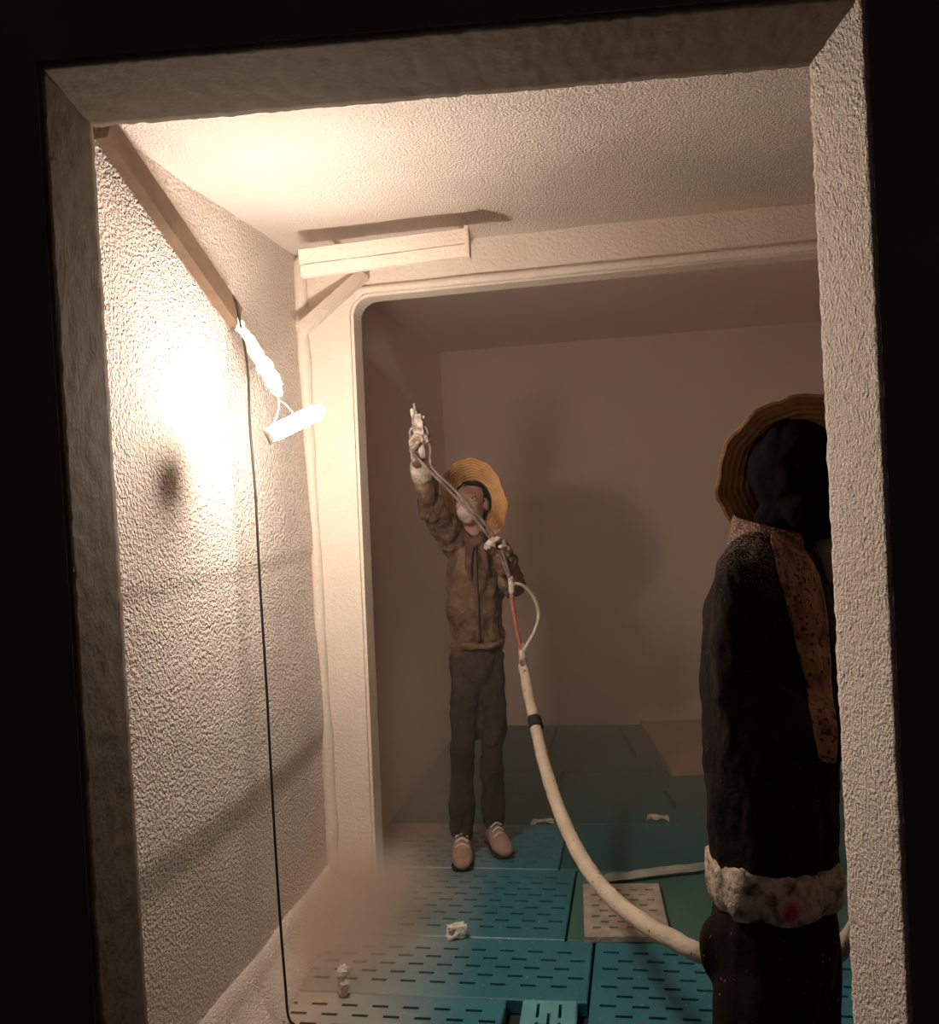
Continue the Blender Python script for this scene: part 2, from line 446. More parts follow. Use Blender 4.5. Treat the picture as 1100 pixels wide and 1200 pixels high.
for i, xs in enumerate(startR):
    y0, y1 = rowsR[i], rowsR[i+1]
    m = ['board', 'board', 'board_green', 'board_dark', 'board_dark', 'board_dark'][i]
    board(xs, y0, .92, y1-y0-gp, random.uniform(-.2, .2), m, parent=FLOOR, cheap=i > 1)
    board(xs+.928, y0+.004, round(XR-.01-xs-.928, 3), y1-y0-gp, 0, m, parent=FLOOR, cheap=i > 1)
# lighter board with its slots turned, in the gap
o = board(-.415, 2.37, .17, .52, 2, 'board_light', along='y', z=.006, name='plastic_board', margin=.02, rowp=.034, pitch=.10, slot=.075, sw=.010)
tag(o, 'narrow pale teal plastic board with lengthwise slots beside the dark gap', 'floor board')

# ------------------------------------------------------------------ things on the floor
p = at(697, 1036, Z=.01); q = at(746, 1104, Z=.01)
bm = slotted(.30, .44, t=.024, pitch=.06, slot=.03, rowp=.045, sw=.014)
me = bpy.data.meshes.new('spattered_board'); bm.to_mesh(me); bm.free(); me.materials.append(M['board_pale'])
o = bpy.data.objects.new('spattered_board', me); COL.objects.link(o); o.location = (-.262, 3.285, .024); o.rotation_euler = (0, 0, math.radians(4))
tag(o, 'greyish slotted board crusted with foam under the cream hose', 'floor board')

bm = bmesh.new()
a, b = at(712, 1029, Z=.018), at(855, 1012, Z=.018)
for k in range(9):       # a flat strip, warped and knotted along its length
    pass
pts = [a+(b-a)*(k/12) + V((0, .006*noise.noise(V((k*.9, 0, 0))), .004*noise.noise(V((k*.7, 3, 0))))) for k in range(13)]
sweep(bm, pts, [(.030, .014+.003*(k % 2)) for k in range(13)], ref=(0, 1, 0), seg=8)
rough(bm, .004, 30, 2)
tag(link('foam_strip', bm, M['strip'], origin=(a.x, a.y, 0)), 'pale weathered strip lying across the dark teal floor boards', 'strip')

def slab_poly(name, pts, z0, z1, m, label, cat):
    bm = bmesh.new()
    t = [bm.verts.new((x, y, z1)) for x, y in pts]; bo = [bm.verts.new((x, y, z0)) for x, y in pts]; n = len(pts)
    bm.faces.new(t); bm.faces.new(bo[::-1])
    for i in range(n): bm.faces.new((t[i], bo[i], bo[(i+1) % n], t[(i+1) % n]))
    bmesh.ops.recalc_face_normals(bm, faces=bm.faces)
    c = (sum(p[0] for p in pts)/n, sum(p[1] for p in pts)/n, z0)
    return tag(link(name, bm, m, origin=c), label, cat)
pp = [at(750, 845, Z=.04), at(765, 868, Z=.04), at(774, 884, Z=.04), at(786, 901, Z=.04), at(835, 899, Z=.04), at(850, 842, Z=.04)]
slab_poly('insulation_board', [(p.x, p.y) for p in pp], 0, .04, M['tan'], 'tan insulation board with a jagged edge flat on the far floor', 'board')

def chunk(px, py, size, label, seed, mm='chunk', shape=(1, 1, 1), rot=0):
    c = at(px, py, Z=.0); bm = bmesh.new()
    X = V((math.cos(rot), math.sin(rot), 0)); Y = V((-math.sin(rot), math.cos(rot), 0))
    h = size*shape[2]
    box(-1, 1, -1, 1, -1, 1, (6, 6, 6), bm); merge(bm)
    for v in bm.verts:
        q = v.co.copy(); v.co = c + X*q.x*size*shape[0] + Y*q.y*size*shape[1] + V((0, 0, h*(1+q.z*.95)+.0*q.x))
    rough(bm, size*.45, 1.6/size, seed, 3)
    mz = min(v.co.z for v in bm.verts)
    for v in bm.verts: v.co.z += .001-mz
    return tag(link('foam_chunk', bm, M[mm], origin=(c.x, c.y, 0)), label, 'foam chunk')
chunk(535, 1099, .027, 'white jagged foam chunk alone on the slotted teal boards', 3, shape=(1.2, .7, .8), rot=.4)
chunk(403, 1166, .030, 'small upright foam chunk near the foot of the bright wall', 5, shape=(.55, .7, 1.35), rot=.2)
chunk(770, 961, .038, 'thin white sliver of foam on the dark far boards', 8, shape=(1.25, .35, .18), rot=0)
chunk(636, 966, .045, 'long thin white foam offcut beside the standing worker\'s feet', 11, shape=(1.2, .2, .2), rot=.05)

for (x0, y0, x1, y1), lb_ in (((724, 853, 745, 886), 'long dark strip standing in for a board gap beside the tan board'), ((779, 928, 790, 946), 'short dark strip standing in for a board gap near the white sliver')):
    a, b = at(x0, y0, Z=.006), at(x1, y1, Z=.006)
    bm = sweep(bmesh.new(), [a, a+(b-a)*.5+V((.006, 0, 0)), b], [(.007, .006), (.013, .007), (.008, .006)], seg=8, k=5); rough(bm, .004, 30, 3)
    tag(link('gap_strip', bm, M['sole'], origin=(a.x, a.y, 0)), lb_, 'gap strip')  # thin dark strips laid on top in place of gaps between boards

# ------------------------------------------------------------------ plank, boards on the beam
def plank(name, a, b, w, t, wdir, m, label, cat, rg=.002, n=30):
    a, b, wdir = V(a), V(b), V(wdir).normalized(); d = (b-a).normalized(); wdir = (wdir-d*wdir.dot(d)).normalized(); td = d.cross(wdir)
    c = [p+wdir*sw*w/2+td*st*t/2 for st in (-1, 1) for sw in (-1, 1) for p in (a, b)]
    c = [c[0], c[1], c[2], c[3], c[4], c[5], c[6], c[7]]
    bm = merge(hexa(c, (n, 2, 2))); rough(bm, rg, 14, 1)
    return tag(link(name, bm, m, origin=a), label, cat)
PE = at(276, 372, X=XL+.05)       # centre of the plank's lower end
plank('wooden_plank', (XL+.03, 2.165, 2.560), PE, .072, .035, (0, .3, 1), M['wood'],
      'brown wooden plank sloping down from the ceiling corner along the bright wall', 'plank')
YH = 3.2
bl, br = at(352, 309, Y=YH), at(547, 284, Y=YH)
root = empty('ceiling_channel', (bl.x, YH, ZC), 'long cream channel with a groove hung below the ceiling beside the beam', 'channel')
def bar(a, b, h, t, n=24):
    a, b = V(a), V(b); u = V((0, 0, 1)); y = V((0, 1, 0))
    return merge(hexa([p+u*sz*h/2+y*sy*t/2 for sz in (-1, 1) for sy in (-1, 1) for p in (a, b)], (n, 1, 2)))
link('upper_flange', rough(bar(bl+V((0, 0, .021)), br+V((0, 0, .021)), .048, .032), .002, 18, 2), M['foam_smooth'], root)
link('lower_flange', rough(bar(bl+V((0, .012, -.027)), br+V((0, .012, -.027)), .042, .030), .002, 18, 4), M['foam_smooth'], root)
link('end_cap', rough(bar(br+V((-.003, -.002, .0)), br+V((.010, -.002, -.002)), .105, .045, 2), .002, 30, 5), M['foam_smooth'], root)
for f in (.12, .85):
    p = bl+(br-bl)*f
    link('bracket', merge(hexa([V((p.x+i*.012, y_, z_+k_*.006)) for k_ in (-1, 1) for y_, z_ in ((p.y+.01, p.z+.036), (YP+.01, p.z+.052)) for i in (-1, 1)])), M['foam_smooth'], root)
plank('diagonal_brace', at(352, 388, Y=3.40), at(426, 322, Y=3.565), .05, .028, (1, 0, -.2), M['foam_smooth'],
      'short cream diagonal brace across the upper corner of the pillar', 'brace', .003)

# ------------------------------------------------------------------ lamp, connector, cable
LY = 2.59
la, lb = at(322, 507, Y=LY-.02), at(371, 483, Y=LY+.03)
lc = (la+lb)/2; ld = (lb-la).normalized()
hook = PE+V((.012, -.012, -.012))
root = empty('work_lamp', tuple(lc), 'glowing white work lamp hanging on a wire beside the bright wall', 'lamp')
bm = sweep(bmesh.new(), [la, lb], [.024, .024], seg=14); link('tube', bm, M['light'], root, smooth=True)
bm = sweep(bmesh.new(), [la-ld*.030, la-ld*.002], [.026, .022], seg=12, cap='flat'); link('socket', bevel(bm, .004), M['white'], root)
bm = sweep(bmesh.new(), [lb+ld*.002, lb+ld*.014], [.016, .012], seg=12, cap='flat'); link('end_cap', bm, M['white'], root)
con = at(318, 442, Y=2.85)
bm = sweep(bmesh.new(), [con+V((.01, -.03, -.045)), at(326, 468, Y=2.72), at(324, 488, Y=2.64), la-ld*.02+V((0, 0, .015))], [.0025]*4, seg=6, k=6); link('wire', bm, M['white'], root, smooth=True)
bm = sweep(bmesh.new(), [at(326, 468, Y=2.72), at(335, 474, Y=2.68), lc+V((0, 0, .018))], [.002]*3, seg=6, k=6); link('wire', bm, M['white'], root, smooth=True)

root = empty('cable_connector', tuple(con), 'white cable connector wrapped in plastic between the plank end and the lamp', 'connector')
d = (con-hook).normalized(); s, b2 = frame_of(d, V((0, 0, 1)))
bm = merge(hexa([con+d*.038*i+s*.022*j+b2*.018*k for k in (-1, 1) for j in (-1, 1) for i in (-1, 1)], (4, 3, 3))); rough(bm, .006, 45, 2)
link('body', bm, M['white'], root)
bm = sweep(bmesh.new(), [hook, hook+(con-hook)*.35+V((0, 0, -.006)), hook+(con-hook)*.7, con-d*.03], [.014, .020, .024, .026], seg=10, k=5)
rough(bm, .010, 40, 6); link('plastic_wrap', bm, M['wrap'], root)
bm = sweep(bmesh.new(), [con+d*.03, con+d*.05+V((0, 0, -.012)), con+V((.012, -.032, -.048))], [.014, .009, .004], seg=8, k=4); rough(bm, .004, 60, 1)
link('cable_end', bm, M['wrap'], root)

cp = [PE+V((-.010, -.060, .068)), PE+V((.010, -.050, .064)), PE+V((.0235, -.036, .030)), PE+V((.0235, -.022, -.020))]
cz = cp[-1].y
cp += [at(x, y, Y=cz-dy) for x, y, dy in ((290, 430, .005), (293, 500, .015), (299, 575, .03), (305, 690, .05), (312, 800, .075), (319, 930, .105), (327, 1060, .14), (334, 1150, .17))]
cp += [at(338, 1192, Z=.02), at(340, 1206, Z=.0055)+V((.02, 0, 0)), V((-1.03, 2.50, .0055)), V((-1.00, 2.32, .0055))]
bm = sweep(bmesh.new(), cp, [.0042]*len(cp), seg=7, k=5)
tag(link('power_cable', bm, M['cable'], origin=cp[-1], smooth=True), 'thin dark power cable hanging from the plank end down the bright wall', 'cable')

# ------------------------------------------------------------------ people
def hand(bm, wrist, d, pn, side, size=1.0, curl=.9, thumb_curl=.5, r=.0088):
    """palm and five fingers: d = along the hand, pn = palm normal (fingers close towards it), side = towards the thumb"""
    d, pn, side = V(d).normalized(), V(pn).normalized(), V(side).normalized()
    k = size; wrist = V(wrist)
    sweep(bm, [wrist-d*.03*k, wrist+d*.005*k, wrist+d*.045*k, wrist+d*.085*k], [(.024*k, .018*k), (.029*k, .018*k), (.038*k, .016*k), (.040*k, .014*k)], ref=side, seg=12)
    base = wrist+d*.085*k
    for j, (o, ln) in enumerate(((.030, .078), (.010, .088), (-.011, .082), (-.031, .064))):
        p = base+side*o*k; dirn = d.copy(); pts = [p-d*.012*k, p]; a = 0
        for s, f in enumerate((.44, .32, .24)):
            a += curl*(.75 if s == 0 else .9)
            dirn = d*math.cos(a)+pn*math.sin(a)
            p = p+dirn*ln*f*k; pts.append(p)
        sweep(bm, pts, [r*1.1*k, r*1.1*k, r*k, r*.92*k, r*.8*k], seg=8)
    p = wrist+d*.022*k+side*.030*k
    t1 = (side*.75+d*.6+pn*.35).normalized(); t2 = (d*.75+pn*(.4+thumb_curl)+side*.15).normalized()
    sweep(bm, [p-t1*.02*k, p, p+t1*.040*k, p+t1*.040*k+t2*.030*k, p+t1*.040*k+t2*.052*k], [.013*k, .0125*k, .011*k, .010*k, .008*k], seg=8)

def head(bm, c, fwd, up, k=1.0):
    """skull, jaw, brow, nose, lips, ears; c = centre of the skull, about .23 m tall at k=1"""
    f, u = V(fwd).normalized(), V(up).normalized(); u = (u-f*u.dot(f)).normalized(); s = f.cross(u); c = V(c)
    A = (s, f, u)
    ellip(bm, c+u*.025*k-f*.008*k, A, (.074*k, .092*k, .090*k), 18, 14)
    ellip(bm, c-u*.040*k+f*.022*k, A, (.058*k, .066*k, .070*k), 16, 12)
    ellip(bm, c-u*.092*k+f*.062*k, A, (.026*k, .022*k, .020*k))            # chin
    ellip(bm, c+u*.022*k+f*.072*k, A, (.052*k, .016*k, .012*k))            # brow
    sweep(bm, [c+u*.012*k+f*.080*k, c-u*.012*k+f*.094*k, c-u*.030*k+f*.102*k], [.008*k, .010*k, .013*k], seg=8)
    ellip(bm, c-u*.036*k+f*.088*k, A, (.018*k, .012*k, .008*k))
    ellip(bm, c-u*.058*k+f*.082*k, A, (.024*k, .010*k, .0065*k)); ellip(bm, c-u*.070*k+f*.080*k, A, (.021*k, .010*k, .006*k))
    for q in (-1, 1):
        ellip(bm, c-u*.014*k+f*.060*k+s*q*.040*k, A, (.020*k, .018*k, .018*k))
        ellip(bm, c-u*.008*k-f*.002*k+s*q*.076*k, A, (.009*k, .020*k, .032*k))
    return f, u, s

def eyes(root, c, f, u, s, k=1.0):
    for q in (-1, 1):
        p = c+u*.004*k+f*.0775*k+s*q*.031*k
        bm = ellip(bmesh.new(), p, (s, f, u), (.0135*k, .0095*k, .0075*k)); e = link('eye', bm, M['eye'], root, smooth=True)
        bm = ellip(bmesh.new(), p+f*.0075*k, (s, f, u), (.005*k, .003*k, .005*k)); link('iris', bm, M['iris'], e, smooth=True)

def hair(root, c, f, u, s, k=1.0, name='hair'):
    bm = bmesh.new()
    ellip(bm, c+u*.032*k-f*.016*k, (s, f, u), (.081*k, .094*k, .092*k), 20, 14)
    ellip(bm, c-u*.012*k-f*.050*k, (s, f, u), (.064*k, .052*k, .070*k), 16, 10)
    bm = remesh(bm, .005*k, 2)
    # cut away over the face
    dele = [v for v in bm.verts if (v.co-c).dot(f) > .030*k and (v.co-c).dot(u) < .070*k]
    bmesh.ops.delete(bm, geom=dele, context='VERTS')
    rough(bm, .006*k, 60, 3)
    return link(name, bm, M['hair'], root, smooth=True)

def straw_hat(root, c, axis, ref, R, label=None, inner=.092, crown=.10, seed=0, droop=0):
    """surface of revolution: crown dome and wide ringed brim, both with thickness; axis points out of the crown"""
    ax = V(axis).normalized(); s, b = frame_of(ax, V(ref)); c = V(c); bm = bmesh.new()
    prof = []
    for k in range(7): a = (math.pi/2)*(1-k/6); prof.append((inner*.88*math.cos(a)+.0001, crown*(.62+.38*math.sin(a))))
    prof += [(inner*.93, crown*.45), (inner, .012)]
    nr = 16
    for k in range(1, nr+1):
        f = k/nr; prof.append((inner+(R-inner)*f, .010*(1-f)-.010*f*f + .0022*(-1)**k))
    seg = 64; T = .004
    rings = []
    for si, sgn in ((0, 1), (1, -1)):
        P = prof if si == 0 else prof[::-1]
        for i, (r, h) in enumerate(P):
            idx = i if si == 0 else len(prof)-1-i
            row = []
            for j in range(seg):
                w = 2*math.pi*j/seg; rr = r; hh = h
                if idx > 8:
                    f = (r-inner)/(R-inner)
                    rr = r + f*.010*noise.noise(V((math.cos(w)*4, math.sin(w)*4, seed)))+f*f*.006*noise.noise(V((math.cos(w)*17, math.sin(w)*17, seed+4)))
                    hh = h + f*f*(.016*noise.noise(V((math.cos(w)*1.6, math.sin(w)*1.6, seed+9))) + droop*math.cos(w))
                row.append(bm.verts.new(c+(s*math.cos(w)+b*math.sin(w))*(rr-(T*.5 if (sgn < 0 and idx < 9) else 0))+ax*(hh+(0 if sgn > 0 else -T))))
            rings.append(row)
    for i in range(len(rings)-1):
        for j in range(seg): bm.faces.new((rings[i][j], rings[i][(j+1) % seg], rings[i+1][(j+1) % seg], rings[i+1][j]))
    bmesh.ops.recalc_face_normals(bm, faces=bm.faces)
    o = link('straw_hat', bm, M['straw'], root)
    if label: o['label'] = label
    bm = bmesh.new(); rr = []
    for h, ro in ((.016, .0065), (.040, .0045)):
        for dr in (ro, ro-.003): rr.append([bm.verts.new(c+(s*math.cos(w)+b*math.sin(w))*(inner*(1-.3*h)+dr)+ax*h) for w in [2*math.pi*j/seg for j in range(seg)]])
    for i, k in ((0, 2), (2, 3), (3, 1), (1, 0)):
        for j in range(seg): bm.faces.new((rr[i][j], rr[i][(j+1) % seg], rr[k][(j+1) % seg], rr[k][j]))
    link('hat_band', bm, M['straw_band'], o)
    return o

# ---- the worker spraying
D0 = 4.17
def W(px, py, d=0): return at(px, py, D=D0-d)
base = V((-.775, 4.11, 0))
tocam = (V((0, 0, 0))-V((base.x, base.y, 0))).normalized(); right = V((-tocam.y, tocam.x, 0)); ZU = V((0, 0, 1))   # right = image right
hc = W(552, 592, .03); hf = (tocam*.90-right*.28+ZU*.30).normalized(); hu = (ZU-tocam*.30)
aR = [W(535, 641, -.01), W(508, 598, .16), W(491, 547, .30)]             # raised arm
aL = [W(581, 642, -.01), W(602, 690, .06), W(591, 657, .25)]             # arm on the hose
hipc = W(558, 768, 0)
legs = [[W(545, 775, 0), W(544, 872, .05), W(541, 975, .0)], [W(573, 775, 0), W(577, 868, .04), W(579, 964, -.11)]]
neck = W(555, 632, 0)
bm = bmesh.new()
f, u, s = head(bm, hc, hf, hu, .93)
sweep(bm, [neck-ZU*.06, neck, hc-u*.05-f*.01], [.055, .050, .048], seg=12)
sweep(bm, [hipc+ZU*.0, W(558, 720), W(557, 675), W(557, 648), neck-ZU*.02], [(.085, .06), (.09, .065), (.11, .075), (.11, .07), (.05, .05)], ref=right, seg=16)
for A in (aR, aL): sweep(bm, A, [.042, .036, .026], seg=10)
for L in legs:
    sweep(bm, L, [.046, .038, .030], seg=10)
    sweep(bm, [L[2], L[2]-ZU*.02+tocam*.04], [.034, .034], seg=8)
# the hands themselves close on gun and hose
gd = (W(486, 505, .36)-aR[2]).normalized()
hand(bm, aR[2]+gd*.02, gd, (tocam*.5+right*.8), -right*.5+tocam*.7+ZU*.2, .90, 1.15, .8)
gl = (W(584, 636, .30)-aL[2]).normalized()
hand(bm, aL[2]+gl*.01, gl, -right*.6+tocam*.5-ZU*.2, tocam*.6+right*.5+ZU*.2, .92, 1.2, .8)
bm = remesh(bm, .0055, 2)
body = link('person', bm, M['skin'], origin=base, smooth=True)
tag(body, 'worker in straw hat and brown jacket raising a spray gun overhead', 'person')
eyes(body, hc, f, u, s, .93); hair(body, hc, f, u, s, .93)
# face mask over nose and mouth
bm = bmesh.new(); ellip(bm, hc-u*.048+f*.058, (s, f, u), (.050, .048, .044), 16, 12); bm = remesh(bm, .005, 3); wrinkle(bm, .004, 30, s)
link('face_mask', bm, mat('dusty_mask', cols=[(.40, .28, .25), (.52, .40, .36)], nscale=20, rough=.9), body, smooth=True)
# jacket
bm = bmesh.new()
sweep(bm, [W(558, 757), W(558, 735), W(557, 700), W(557, 668), W(556, 645), W(556, 634)], [(.122, .10), (.124, .105), (.122, .105), (.132, .105), (.118, .095), (.062, .062)], ref=right, seg=20)
sweep(bm, [aR[0]+right*.02, aR[0], (aR[0]+aR[1])/2, aR[1], (aR[1]+aR[2])/2, aR[2]], [.07, .072, .064, .054, .047, .040], seg=14)
sweep(bm, [aL[0]-right*.02, aL[0], (aL[0]+aL[1])/2, aL[1], (aL[1]+aL[2])/2, aL[2]-gl*.01], [.066, .066, .058, .052, .046, .038], seg=14)
bm = remesh(bm, .007, 4); wrinkle(bm, .020, 9, ZU, .5, 1); wrinkle(bm, .014, 20, ZU+right*.5, .5, 2)
jk = link('jacket', bm, M['jacket'], body, smooth=True)
bm = bmesh.new(); cn = neck+ZU*.005
for q in (-1, 1): sweep(bm, [cn-tocam*.05+right*q*.03, cn+right*q*.062+tocam*.01, cn+tocam*.07+right*q*.03-ZU*.02, cn+tocam*.10+right*q*.035-ZU*.07], [(.012, .026), (.012, .026), (.012, .026), (.010, .018)], ref=right, seg=8, k=4)
link('collar', rough(bm, .004, 40, 1), M['jacket'], jk, smooth=True)
bm = sweep(bmesh.new(), [W(556, 640, .10), W(557, 670, .118), W(559, 705, .116), W(560, 752, .112)], [(.008, .006)]*4, ref=right, seg=8, k=5); link('front_seam', rough(bm, .003, 40, 1), M['scarf'], jk, smooth=True)
for q, A, G in ((0, aR, gd), (1, aL, gl)):
    bm = sweep(bmesh.new(), [A[2]-(A[2]-A[1]).normalized()*.045, A[2]-(A[2]-A[1]).normalized()*.008], [.046, .044], seg=14); link('cuff', rough(bm, .006, 30, q), M['glove'] if q == 0 else M['jacket'], jk, smooth=True)
bm = sweep(bmesh.new(), [W(530, 752, .02), W(545, 757, .09), W(560, 758, .105), W(578, 756, .09), W(588, 752, .01), W(574, 752, -.10), W(545, 752, -.10), W(530, 752, .02)], [(.012, .016)]*8, seg=8, k=4); rough(bm, .006, 25, 8)
link('waistband', bm, M['jacket'], jk, smooth=True)
bm = bmesh.new(); sweep(bm, [W(546, 628, .07), W(552, 636, .105), W(560, 634, .10), W(566, 626, .06)], [.018, .022, .022, .018], seg=10, k=4)
sweep(bm, [W(551, 636, .11), W(549, 660, .128), W(551, 680, .128)], [(.020, .008), (.016, .007), (.008, .005)], ref=right, seg=8, k=4)
sweep(bm, [W(563, 634, .10), W(568, 655, .122), W(571, 672, .118)], [(.018, .008), (.014, .007), (.008, .005)], ref=right, seg=8, k=4)
link('scarf', rough(bm, .006, 40, 4), M['scarf'], body, smooth=True)
# trousers
bm = bmesh.new()
sweep(bm, [W(558, 748), W(558, 775), W(558, 792)], [(.112, .088), (.114, .092), (.10, .085)], ref=right, seg=18)
for L, wd_ in zip(legs, (1, .92)):
    sweep(bm, [L[0]+ZU*.03, L[0]-ZU*.08, (L[0]+L[1])/2, L[1], (L[1]+L[2])/2, L[2]+ZU*.0], [.075*wd_, .073*wd_, .066*wd_, .058*wd_, .054*wd_, .052*wd_], seg=14)
bm = remesh(bm, .007, 4); wrinkle(bm, .020, 9, ZU, .35, 5); wrinkle(bm, .008, 24, ZU+right*.6, .6, 6)
link('trousers', bm, M['trousers'], body, smooth=True)
for L, toe, hd in ((legs[0], W(541, 1000, .16), tocam), (legs[1], W(590, 984, .05), (tocam*.8+right*.45).normalized())):
    h = V((L[2].x, L[2].y, .045))-hd*.03; t = V((toe.x, toe.y, .032)); t = h+(t-h).normalized()*.215; t.z = .034
    bm = bmesh.new(); sweep(bm, [h, h+(t-h)*.35+ZU*.012, h+(t-h)*.7, t], [(.038, .044), (.040, .052), (.047, .036), (.036, .026)], ref=hd.cross(ZU), seg=12, k=3)
    sweep(bm, [h+ZU*.02+hd*.02, V((L[2].x, L[2].y, .10))], [.042, .044], seg=12)
    bm = remesh(bm, .005, 3)
    for v in bm.verts: v.co.z = max(v.co.z, .006)
    sh = link('shoe', bm, M['shoe'], body, smooth=True)
    bm = sweep(bmesh.new(), [V((h.x, h.y, .008)), V((*(h+(t-h)*.4).xy, .008)), V((*(h+(t-h)*.75).xy, .008)), V((t.x, t.y, .008))], [(.040, .007), (.039, .007), (.049, .007), (.037, .007)], ref=hd.cross(ZU), seg=12, k=3)
    link('sole', bm, M['sole'], sh, smooth=True)
    for q in range(3):
        c_ = h+(t-h)*(.40+.10*q)+ZU*(.075-.014*q); sx_ = hd.cross(ZU)
        bm = sweep(bmesh.new(), [c_-sx_*.026-ZU*.012, c_+ZU*.002, c_+sx_*.026-ZU*.012], [.0045]*3, seg=6, k=3); link('lace', bm, M['white'], sh, smooth=True)
    bm = sweep(bmesh.new(), [V((L[2].x, L[2].y, .085)), V((L[2].x, L[2].y, .125))], [.050, .052], seg=16); rough(bm, .006, 30, 3); link('sock', bm, M['glove'], body, smooth=True)
# gloves
for nm, wr, gdir, pn, sd in (('glove', aR[2]+gd*.02, gd, (tocam*.5+right*.8), -right*.5+tocam*.7+ZU*.2), ('glove', aL[2]+gl*.01, gl, -right*.6+tocam*.5-ZU*.2, tocam*.6+right*.5+ZU*.2)):
    bm = bmesh.new(); hand(bm, wr, gdir, pn, sd, 1.02, 1.15 if nm else 1, .8, .0105); bm = remesh(bm, .004, 1); rough(bm, .004, 60, 2)
    link(nm, bm, M['glove'], body, smooth=True)
straw_hat(body, hc-hf*.02+u*.030+right*.012, (-tocam*.72+right*.60+ZU*.16), ZU, .188, 'orange straw hat tipped back behind the head', inner=.088, crown=.10, seed=2)

# ---- spray gun in the raised hand
g0 = aR[2]+gd*.07+tocam*.022+right*.02; g1 = W(483, 462, .40); gx = (g1-g0).normalized()
gs, gb = frame_of(gx, right)
root = empty('spray_gun', tuple(g0), 'foam-crusted spray gun held up in the raised glove', 'spray gun')
def ob(c, dx, dy, dz, n=(4, 3, 3)): return merge(hexa([V(c)+gx*dx*i+gs*dy*j+gb*dz*k for k in (-1, 1) for j in (-1, 1) for i in (-1, 1)], n))
link('gun_body', rough(ob(g0+gx*.108, .042, .020, .024), .007, 40, 1), M['gun'], root)
bm = sweep(bmesh.new(), [g0-gx*.022, g0+gx*.02, g0+gx*.07], [(.014, .018), (.015, .020), (.016, .022)], ref=gs, seg=10); link('grip', rough(bm, .003, 50, 3), M['gun'], root)
bm = sweep(bmesh.new(), [g0+gx*.14, g0+gx*.165, g0+gx*.17, g0+gx*.195], [.018, .018, .010, .006], seg=12, cap='flat'); link('nozzle', bm, M['metal'], root)
bm = sweep(bmesh.new(), [g0+gx*.085+gb*.020, g0+gx*.05+gb*.040, g0+gx*.01+gb*.036], [.005]*3, seg=8, k=4); link('trigger', bm, M['metal'], root, smooth=True)
for q in (-1, 1):
    bm = sweep(bmesh.new(), [g0+gx*.10+gs*q*.015, g0+gx*.085+gs*q*.034, g0+gx*.055+gs*q*.036], [.010, .009, .008], seg=8, k=3); link('hose_fitting', bm, M['metal'], root, smooth=True)
bm = bmesh.new()
for q in range(9):
    ellip(bm, g0+gx*random.uniform(.06, .175)+gs*random.uniform(-.022, .022)+gb*random.uniform(-.024, .024), (gs, gb, gx), [random.uniform(.010, .019) for _ in range(3)], 8, 6)
bm = remesh(bm, .004, 1); rough(bm, .005, 60, 9); link('foam_crust', bm, M['chunk'], root, smooth=True)

# ---- hoses: twin whip along the arm, red and white lines, thick sleeve to the helper
def H(px, py, D): return at(px, py, D=D)
_b2 = at(908, 1100, D=2.22); _t2 = (-V((_b2.x, _b2.y, 0))).normalized(); _r2 = V((-_t2.y, _t2.x, 0))
HDF = (_r2*.86+_t2*.50).normalized()                      # the helper's hidden hand points the way he faces
FIST = at(1030, 900, D=2.34)+HDF*.082+(_t2*.86-_r2*.50).normalized()*.036     # middle of his closed hand
root_h = empty('spray_hose', tuple(H(640, 900, 3.55)), 'thick cream spray hose running from the raised gun to the helper', 'hose')
lh = W(584, 640, .315)      # in the lower hand
jn = W(599, 684, .30)
for q in (-1, 1):
    o_ = right*.011*q
    pts = [g0+gx*.055+gs*q*.036, g0+gx*.0+gs*q*.036+tocam*.02, W(503, 548, .40)+o_, W(528, 573, .39)+o_, W(555, 602, .36)+o_, W(574, 626, .335)+o_, lh+o_*.6, W(592, 662, .305)+o_*.5, jn]
    bm = sweep(bmesh.new(), pts, [.0065]*len(pts), seg=8, k=6); link('whip_hose', bm, M['hose_grey'], root_h, smooth=True)
j2 = H(612, 768, 3.93)
pts = [jn, W(600, 705, .28), W(604, 730, .26), W(608, 750, .25), j2]
bm = sweep(bmesh.new(), pts, [.0085]*5, seg=8, k=6); rough(bm, .003, 50, 2); link('red_hose', bm, M['hose_red'], root_h, smooth=True)
pts = [jn, W(612, 686, .28), W(625, 700, .25), W(631, 720, .24), W(626, 740, .24), W(617, 756, .25), j2]
bm = sweep(bmesh.new(), pts, [.0075]*7, seg=8, k=6); link('white_hose', bm, M['hose_white'], root_h, smooth=True)
bm = sweep(bmesh.new(), [jn+ZU*.02, jn-ZU*.03], [.013, .013], seg=8, k=0); link('coupling', rough(bm, .003, 50, 1), M['gun'], root_h)
bm = sweep(bmesh.new(), [j2+ZU*.05, j2, H(615, 790, 3.90)], [.012, .016, .019], seg=10, k=4); rough(bm, .005, 50, 5); link('coupling', bm, M['gun'], root_h, smooth=True)
tp = [(613, 780, 3.92), (620, 818, 3.83), (627, 850, 3.74), (639, 900, 3.55), (656, 952, 3.32), (680, 1003, 3.06), (711, 1046, 2.82), (751, 1080, 2.62), (790, 1102, 2.50), (825, 1119, 2.44), (880, 1135, 2.44), (940, 1130, 2.40), (992, 1105, 2.36)]
pts = [H(*t) for t in tp]
pts += [FIST-ZU*.16-HDF*.02, FIST-ZU*.06, FIST+ZU*.04, FIST+ZU*.09+HDF*.07, FIST+ZU*.02+HDF*.15, FIST-ZU*.25+HDF*.17, FIST-ZU*.60+HDF*.13]
q_ = pts[-1]; pts += [V((q_.x+.03, q_.y+.03, .034)), V((q_.x+.12, q_.y+.20, .034)), V((q_.x+.16, q_.y+.45, .034))]
for p in pts: p.z = max(p.z, .034)
